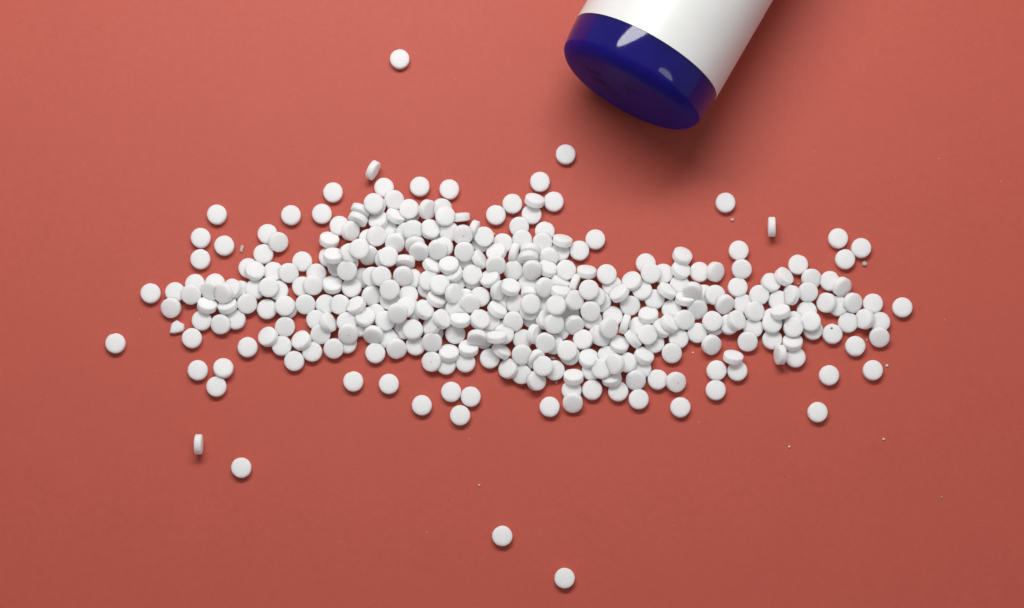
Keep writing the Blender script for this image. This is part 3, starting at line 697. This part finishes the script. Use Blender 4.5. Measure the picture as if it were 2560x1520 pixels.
    (-0.984, 1.308, 0.306, 0.797, 0.377, 0, "white steep tablet facing upper right one width right, two below the topmost edge-on tablet"),
    (0.685, 3.146, 0.283, 0.222, 0.714, 0, "white steep tablet facing upward four widths right, one above the topmost edge-on tablet"),
    (1.270, 3.147, 0.125, 0.000, 0.000, 0, "white flat tablet two widths right, two and a half above the upper edge-on tablet"),
    (0.596, 2.749, 0.125, 0.000, 0.000, 0, "white flat tablet one width right, two above the upper edge-on tablet"),
    (0.216, 2.357, 0.177, 0.000, -0.282, 0, "flat tablet half a width right, one and a half above the upper edge-on tablet"),
    (0.306, 1.942, 0.262, 0.000, -0.312, 0, "white flat tablet half a width right, a half above the upper edge-on tablet"),
    (0.995, 2.212, 0.125, 0.000, 0.000, 0, "white flat tablet one and a half widths right, one above the upper edge-on tablet"),
    (0.922, 1.859, 0.220, -0.021, -0.422, 0, "tablet tipped downward one and a half widths left, two above the middle edge-on tablet"),
    (1.526, 1.893, 0.299, 0.191, 0.809, 0, "white steep tablet facing upward half a width left, two above the middle edge-on tablet"),
    (2.039, 1.621, 0.125, 0.000, 0.000, 0, "white flat tablet one and a half widths above the middle edge-on tablet"),
    (2.528, 1.967, 0.125, 0.000, 0.000, 0, "white flat tablet one width right, two above the middle edge-on tablet"),
    (0.063, 1.527, 0.307, 0.956, -0.279, 0, "upper of three slanting edge-on tablets down the middle of the heap"),
    (0.501, 1.320, 0.505, 0.000, -0.951, 0, "steep tablet facing downward half a width right, a half below the upper edge-on tablet"),
    (1.117, 1.388, 0.230, 0.030, -0.514, 0, "white tablet tipped downward two widths right, a half below the upper edge-on tablet"),
    (0.045, 0.990, 0.238, -0.224, -0.367, 0, "white tablet tipped lower left one width below the upper edge-on tablet"),
    (0.616, 0.948, 0.526, 0.000, -0.656, 0, "white tablet tipped downward one width right, one below the upper edge-on tablet"),
    (1.074, 1.008, 0.388, 0.328, 0.571, 0, "white steep tablet facing upper right four and a half widths above the grey chip"),
    (1.628, 0.971, 0.373, -0.000, -0.035, 0, "white flat tablet half a width left, a half above the middle edge-on tablet"),
    (2.248, 0.932, 0.290, 0.077, 0.779, 0, "steep tablet facing upward half a width right, a half above the middle edge-on tablet"),
    (0.981, 0.405, 0.527, 0.507, -0.390, 0, "tablet tipped lower right one and a half widths left of the middle edge-on tablet"),
    (2.306, 0.321, 0.584, 0.014, -0.035, 0, "white flat tablet half a width right, a half below the middle edge-on tablet"),
    (0.551, -0.121, 0.617, 0.288, -0.133, 0, "white tablet tipped rightward two widths left, one below the middle edge-on tablet"),
    (0.116, -0.036, 0.182, -0.156, -0.188, 0, "white flat tablet two and a half widths below the upper edge-on tablet"),
    (0.036, -0.613, 0.396, 0.000, -0.383, 0, "white flat tablet two widths left, two above the grey chip"),
    (1.470, 0.262, 0.560, 0.149, 0.730, 0, "steep tablet facing upward half a width left, a half below the middle edge-on tablet"),
    (1.860, 0.005, 0.574, 0.551, -0.063, 0, "white tablet tipped rightward one width below the middle edge-on tablet"),
    (1.323, -0.186, 0.719, -0.207, 0.020, 0, "white tablet tipped upper left one width left, one below the middle edge-on tablet"),
    (1.253, -0.706, 0.553, 0.275, -0.281, 0, "white tablet tipped rightward one and a half widths above the grey chip"),
    (1.864, -0.690, 0.270, 0.321, -0.608, 0, "white tablet tipped lower right one width right, one and a half above the grey chip"),
    (2.356, -0.289, 0.406, 0.021, -0.422, 0, "tablet tipped downward one width right, one and a half below the middle edge-on tablet"),
    (-0.053, 0.429, 0.451, 0.254, 0.558, 0, "white steep tablet facing upward two widths below the upper edge-on tablet"),
    (-0.240, -0.989, 0.332, 0.000, 0.000, 0, "white flat tablet two and a half widths left, one above the grey chip"),
    (0.321, -1.113, 0.165, 0.125, -0.189, 0, "white flat tablet one and a half widths left, one above the grey chip"),
    (0.668, -0.985, 0.309, 0.874, -0.239, 0, "white steep tablet facing rightward one width left, one above the grey chip"),
    (0.297, -1.627, 0.445, 0.000, -0.383, 0, "white flat tablet one and a half widths left of the grey chip"),
    (1.005, -1.249, 0.371, -0.100, -0.452, 0, "white tablet tipped downward half a width left, one above the grey chip"),
    (0.926, -1.971, 0.406, -0.000, -0.066, 0, "white flat tablet half a width left, a half below the grey chip"),
    (1.282, -2.057, 0.131, -0.000, -0.066, 0, "white flat tablet half a width below the grey chip"),
    (-0.107, -2.022, 0.226, -0.484, 0.116, 0, "white tablet tipped upper left two widths left, a half below the grey chip"),
    (0.294, -2.178, 0.192, -0.292, -0.182, 0, "white tablet tipped leftward one and a half widths left, one below the grey chip"),
    (0.728, -2.381, 0.240, 0.551, -0.063, 0, "white tablet tipped rightward one width left, one below the grey chip"),
    (1.648, -1.489, 0.348, -0.000, -0.035, 0, "white flat tablet one width right, a half above the grey chip"),
    (2.137, -1.131, 0.184, -0.171, 0.111, 0, "white tablet tipped upper left one and a half widths right, one above the grey chip"),
    (2.304, -1.718, 0.264, 0.049, 0.389, 0, "white tablet tipped upward two widths right of the grey chip"),
    (1.842, -2.278, 0.273, -0.000, 0.701, 0, "white steep tablet facing upward one and a half widths above the lowest heap tablet"),
    (1.787, -2.659, 0.125, 0.000, 0.000, 0, "white flat tablet half a width above the lowest heap tablet"),
    (1.816, -3.047, 0.230, -0.030, -0.514, 0, "lowest tablet of the heap, overlapping the one above it"),
    (2.400, -2.652, 0.125, 0.000, 0.000, 0, "white flat tablet one width right, a half above the lowest heap tablet"),
]
GROUP = "white tablets spilled across the paper"
rnd = random.Random(11)


def pose(x, y, z, nx, ny):
    n = Vector((nx, ny, math.sqrt(max(0.0, 1 - nx * nx - ny * ny))))
    q = Vector((0, 0, 1)).rotation_difference(n)
    return Matrix.Translation((x, y, z)) @ q.to_matrix().to_4x4() @ Matrix.Rotation(rnd.uniform(0, 6.283), 4, 'Z')


for x, y, z, nx, ny, sp, label in TABLETS:
    o = link("tablet", meshes[rnd.randrange(8)])
    o.matrix_world = pose(x, y, z, nx, ny)
    tag(o, label, "tablet", GROUP)
    if sp:
        s = link("speck", spk_big if sp == 1 else spk_small, o)
        rot = o.matrix_world.to_3x3().inverted()
        want = rot @ Vector((-0.03 if sp == 1 else 0.02, 0.16 if sp == 1 else -0.02, 0.0))
        s.location = (want.x, want.y, 10.05 * 0.012100 if sp == 1 else 10.25 * 0.012100)

# tablets of which the heap leaves only a sliver in view
BURIED = [
    (-7.977, 1.076, 0.125, 0.000, 0.000),
    (-8.974, 0.601, 0.125, 0.000, 0.000),
    (-8.194, 0.380, 0.125, 0.000, 0.000),
    (-6.775, -0.172, 0.125, 0.000, 0.000),
    (7.842, -0.462, 0.141, -0.000, -0.113),
    (8.480, -0.556, 0.141, -0.000, -0.113),
    (3.028, 0.528, 0.143, -0.121, 0.021),
    (5.065, 0.550, 0.125, 0.000, 0.000),
    (3.814, -0.726, 0.125, 0.000, 0.000),
    (4.510, -0.788, 0.261, 0.478, 0.431),
    (3.880, -2.010, 0.125, 0.000, 0.000),
    (2.855, -1.642, 0.242, -0.000, -0.066),
    (6.090, -0.701, 0.138, -0.100, -0.017),
    (6.531, -0.668, 0.204, 0.051, 0.100),
    (5.794, 0.258, 0.125, 0.000, 0.000),
    (-4.133, 2.976, 0.372, -0.000, -0.035),
    (-4.594, 2.834, 0.310, -0.400, -0.903),
    (-4.344, 1.981, 0.125, 0.000, 0.000),
    (-3.788, 2.319, 0.143, -0.101, -0.071),
    (-3.090, 2.766, 0.126, -0.000, -0.035),
    (-3.226, 2.178, 0.191, 0.000, -0.342),
    (-5.554, 1.421, 0.125, 0.000, 0.000),
    (-4.943, 1.194, 0.416, -0.125, -0.189),
    (-3.876, 1.366, 0.169, 0.156, -0.188),
    (-5.278, 1.107, 0.221, 0.000, 0.000),
    (-4.524, 0.770, 0.169, -0.156, -0.188),
    (-3.694, 0.083, 0.131, -0.000, -0.066),
    (-4.966, -1.233, 0.125, 0.000, 0.000),
    (-3.700, -1.098, 0.125, 0.000, 0.000),
    (-4.616, -0.725, 0.125, 0.000, 0.000),
    (-3.237, -0.805, 0.165, -0.125, -0.189),
    (-4.117, -0.332, 0.161, -0.078, -0.190),
    (-0.855, -1.097, 0.125, 0.000, 0.000),
    (-2.365, -0.898, 0.125, 0.000, 0.000),
    (-0.650, -0.560, 0.192, -0.063, -0.083),
    (-0.292, -0.825, 0.125, 0.000, 0.000),
    (-3.021, 0.752, 0.125, 0.000, 0.000),
    (-1.778, 0.879, 0.350, -0.320, 0.397),
    (-1.689, 0.671, 0.161, -0.078, -0.190),
    (-2.553, 0.449, 0.126, -0.000, -0.035),
    (-1.191, 0.720, 0.144, -0.000, -0.066),
    (-1.407, 0.141, 0.161, -0.078, -0.190),
    (-2.934, -0.280, 0.312, -0.973, -0.044),
    (-1.886, -0.098, 0.125, 0.000, 0.000),
    (-1.702, -0.193, 0.333, -0.078, -0.190),
    (-0.311, 0.102, 0.125, 0.000, 0.000),
    (-2.134, 2.918, 0.228, 0.397, -0.315),
    (-1.572, 2.621, 0.312, -0.086, 0.940),
    (-1.160, 2.226, 0.308, 0.925, -0.364),
    (-2.222, 2.120, 0.125, 0.000, 0.000),
    (-1.417, 1.356, 0.165, -0.125, -0.189),
    (-0.934, 1.879, 0.131, -0.000, -0.066),
    (-2.071, 1.697, 0.286, -0.125, -0.189),
    (-2.932, 1.763, 0.322, 0.000, -0.755),
    (1.448, 1.580, 0.125, 0.000, 0.000),
    (0.556, 1.576, 0.378, -0.075, -0.936),
    (0.368, 1.227, 0.169, -0.156, -0.188),
    (0.493, 0.625, 0.161, -0.078, -0.190),
    (1.468, 0.653, 0.294, 0.509, 0.625),
    (1.888, 0.569, 0.304, 0.933, -0.356),
    (2.517, 0.145, 0.373, -0.156, -0.188),
    (2.694, 0.022, 0.161, -0.078, -0.190),
    (0.563, 0.248, 0.313, -0.031, -0.962),
    (0.526, -0.276, 0.386, -0.000, -0.035),
    (1.744, -0.325, 0.165, -0.125, -0.189),
    (1.083, -0.014, 0.161, -0.078, -0.190),
    (0.990, -0.531, 0.296, 0.683, 0.045),
    (1.429, -0.852, 0.165, -0.125, -0.189),
    (0.617, -0.469, 0.161, -0.078, -0.190),
    (2.406, -0.499, 0.125, 0.000, 0.000),
    (1.255, -1.268, 0.165, -0.125, -0.189),
    (0.702, -1.735, 0.308, 0.612, -0.649),
    (1.741, -1.595, 0.131, -0.000, -0.066),
    (2.395, -2.059, 0.125, 0.000, 0.000),
    (2.615, -0.978, 0.169, -0.156, -0.188),
]
bm = bmesh.new()
for x, y, z, nx, ny in BURIED:
    k = len(bm.verts)
    bm.from_mesh(meshes[rnd.randrange(8)])
    bm.verts.ensure_lookup_table()
    bmesh.ops.transform(bm, matrix=pose(x, y, z, nx, ny), verts=bm.verts[k:])
me = bpy.data.meshes.new("buried_tablets")
bm.to_mesh(me)
bm.free()
finish(me, chalk, 24.0)
tag(link("buried_tablets", me), "white tablets mostly hidden under the heap, only slivers showing", "tablets", None, "stuff")


# ------------------------------------------------------------------ broken piece and crumbs
def shard(name, outline, height, m, seed, top=0.8):
    """a broken piece: an irregular outline (cm) raised to an uneven, smaller top"""
    r = random.Random(seed)
    bm = bmesh.new()
    n = len(outline)
    cx = sum(p[0] for p in outline) / n
    cy = sum(p[1] for p in outline) / n
    lo = [bm.verts.new((x - cx, y - cy, 0.0)) for x, y in outline]
    mi = [bm.verts.new(((x - cx) * 1.03, (y - cy) * 1.03, height * r.uniform(0.4, 0.6))) for x, y in outline]
    hi = [bm.verts.new(((x - cx) * top + r.uniform(-.04, .04) * height, (y - cy) * top + r.uniform(-.04, .04) * height, height * r.uniform(0.82, 1.0))) for x, y in outline]
    c = bm.verts.new((0, 0, height * 0.97))
    for i in range(n):
        j = (i + 1) % n
        bm.faces.new((lo[i], lo[j], mi[j], mi[i]))
        bm.faces.new((mi[i], mi[j], hi[j], hi[i]))
        bm.faces.new((hi[i], hi[j], c))
    bm.faces.new(lo[::-1])
    bmesh.ops.recalc_face_normals(bm, faces=bm.faces)
    me = bpy.data.meshes.new(name)
    bm.to_mesh(me)
    bm.free()
    finish(me, m, 30)
    o = link(name, me)
    o.location = (cx, cy, 0.0)
    return o


MATS = {"crumb": crumb_m, "pale": pale_m, "grey": grey_m, "chalk": chalk}
for name, outline, h, mk, top, label, cat in [
    ('broken_tablet', [(-10.223, -0.916), (-10.139, -0.91), (-10.031, -0.879), (-9.923, -0.849), (-9.877, -0.763), (-9.893, -0.64), (-10.003, -0.591), (-10.101, -0.523), (-10.185, -0.566), (-10.267, -0.64), (-10.314, -0.898)], 0.194, 'chalk', 0.92, 'broken white tablet fragment with jagged edges, left of the heap', 'tablet fragment'),
    ('crumb', [(-8.276, 1.622), (-8.232, 1.821), (-8.134, 1.784), (-8.191, 1.585)], 0.073, 'crumb', 0.85, 'greyish oblong crumb between the left trio of tablets and the heap', 'crumb'),
    ('crumb', [(6.771, 2.607), (6.751, 2.658), (6.69, 2.656), (6.643, 2.631), (6.646, 2.584), (6.688, 2.556), (6.741, 2.565)], 0.073, 'crumb', 0.75, 'small tan crumb just below a lone flat tablet, left of the upright one', 'crumb'),
    ('crumb', [(10.777, 1.237), (10.746, 1.29), (10.699, 1.329), (10.641, 1.299), (10.615, 1.237), (10.639, 1.177), (10.694, 1.156), (10.755, 1.17)], 0.097, 'crumb', 0.75, 'round greyish crumb right of the trio of touching tablets', 'crumb'),
    ('crumb', [(11.333, -1.889), (11.309, -1.85), (11.256, -1.855), (11.226, -1.889), (11.248, -1.93), (11.308, -1.93)], 0.048, 'pale', 0.75, 'tiny pale crumb right of the lowest far-right pair of tablets', 'crumb'),
    ('crumb', [(11.157, -4.143), (11.149, -4.103), (11.112, -4.076), (11.076, -4.098), (11.079, -4.138), (11.117, -4.153)], 0.048, 'pale', 0.75, 'tiny pale crumb low on the right, alone on bare paper', 'crumb'),
    ('crumb', [(8.321, -4.356), (8.316, -4.319), (8.275, -4.318), (8.242, -4.339), (8.26, -4.374), (8.299, -4.384)], 0.048, 'pale', 0.75, 'tiny pale crumb below the lone tablet at lower right', 'crumb'),
    ('crumb', [(-0.936, -5.509), (-0.955, -5.478), (-0.992, -5.465), (-1.008, -5.494), (-0.998, -5.521), (-0.964, -5.533)], 0.048, 'pale', 0.75, 'tiny pale crumb above the two lone tablets near the bottom edge', 'crumb'),
    ('crumb', [(12.811, -5.864), (12.809, -5.838), (12.78, -5.835), (12.759, -5.853), (12.766, -5.881), (12.797, -5.884)], 0.036, 'crumb', 0.75, 'faint speck-sized crumb nearest the lower right corner', 'crumb'),
    ('crumb', [(5.481, -1.505), (5.471, -1.471), (5.436, -1.464), (5.417, -1.491), (5.428, -1.519), (5.455, -1.522)], 0.036, 'pale', 0.75, 'bright speck-sized crumb in the bare bay under the right of the heap', 'crumb'),
    ('crumb', [(1.372, -2.42), (1.37, -2.382), (1.333, -2.365), (1.302, -2.387), (1.295, -2.423), (1.317, -2.451), (1.355, -2.453)], 0.061, 'crumb', 0.75, 'tan crumb tucked under the lower edge of the heap', 'crumb'),
    ('crumb', [(-0.497, 2.147), (-0.516, 2.191), (-0.547, 2.221), (-0.588, 2.195), (-0.595, 2.14), (-0.567, 2.107), (-0.53, 2.11)], 0.061, 'crumb', 0.75, 'pale crumb touching the upper edge of the heap', 'crumb'),
    ('chip', [(1.204, -1.705), (1.307, -1.705), (1.307, -1.657), (1.253, -1.595), (1.169, -1.608), (1.12, -1.657)], 0.061, 'grey', 0.90, 'small grey chip lying in a gap at the lower edge of the heap', 'chip'),
    ('crumb', [(8.716, 0.601), (8.704, 0.633), (8.671, 0.654), (8.638, 0.635), (8.645, 0.597), (8.684, 0.585)], 0.048, 'grey', 0.75, "dark grey crumb in a gap of the heap's right wing", 'crumb'),
    ('crumb', [(10.722, -1.133), (10.723, -1.091), (10.685, -1.073), (10.66, -1.106), (10.659, -1.142), (10.691, -1.165)], 0.048, 'grey', 0.75, 'grey crumb beside the tablets at the right tip of the heap', 'crumb'),
]:
    tag(shard(name, outline, h, MATS[mk], len(label), top), label, cat, "crumbs lying on the paper" if cat == "crumb" else None)
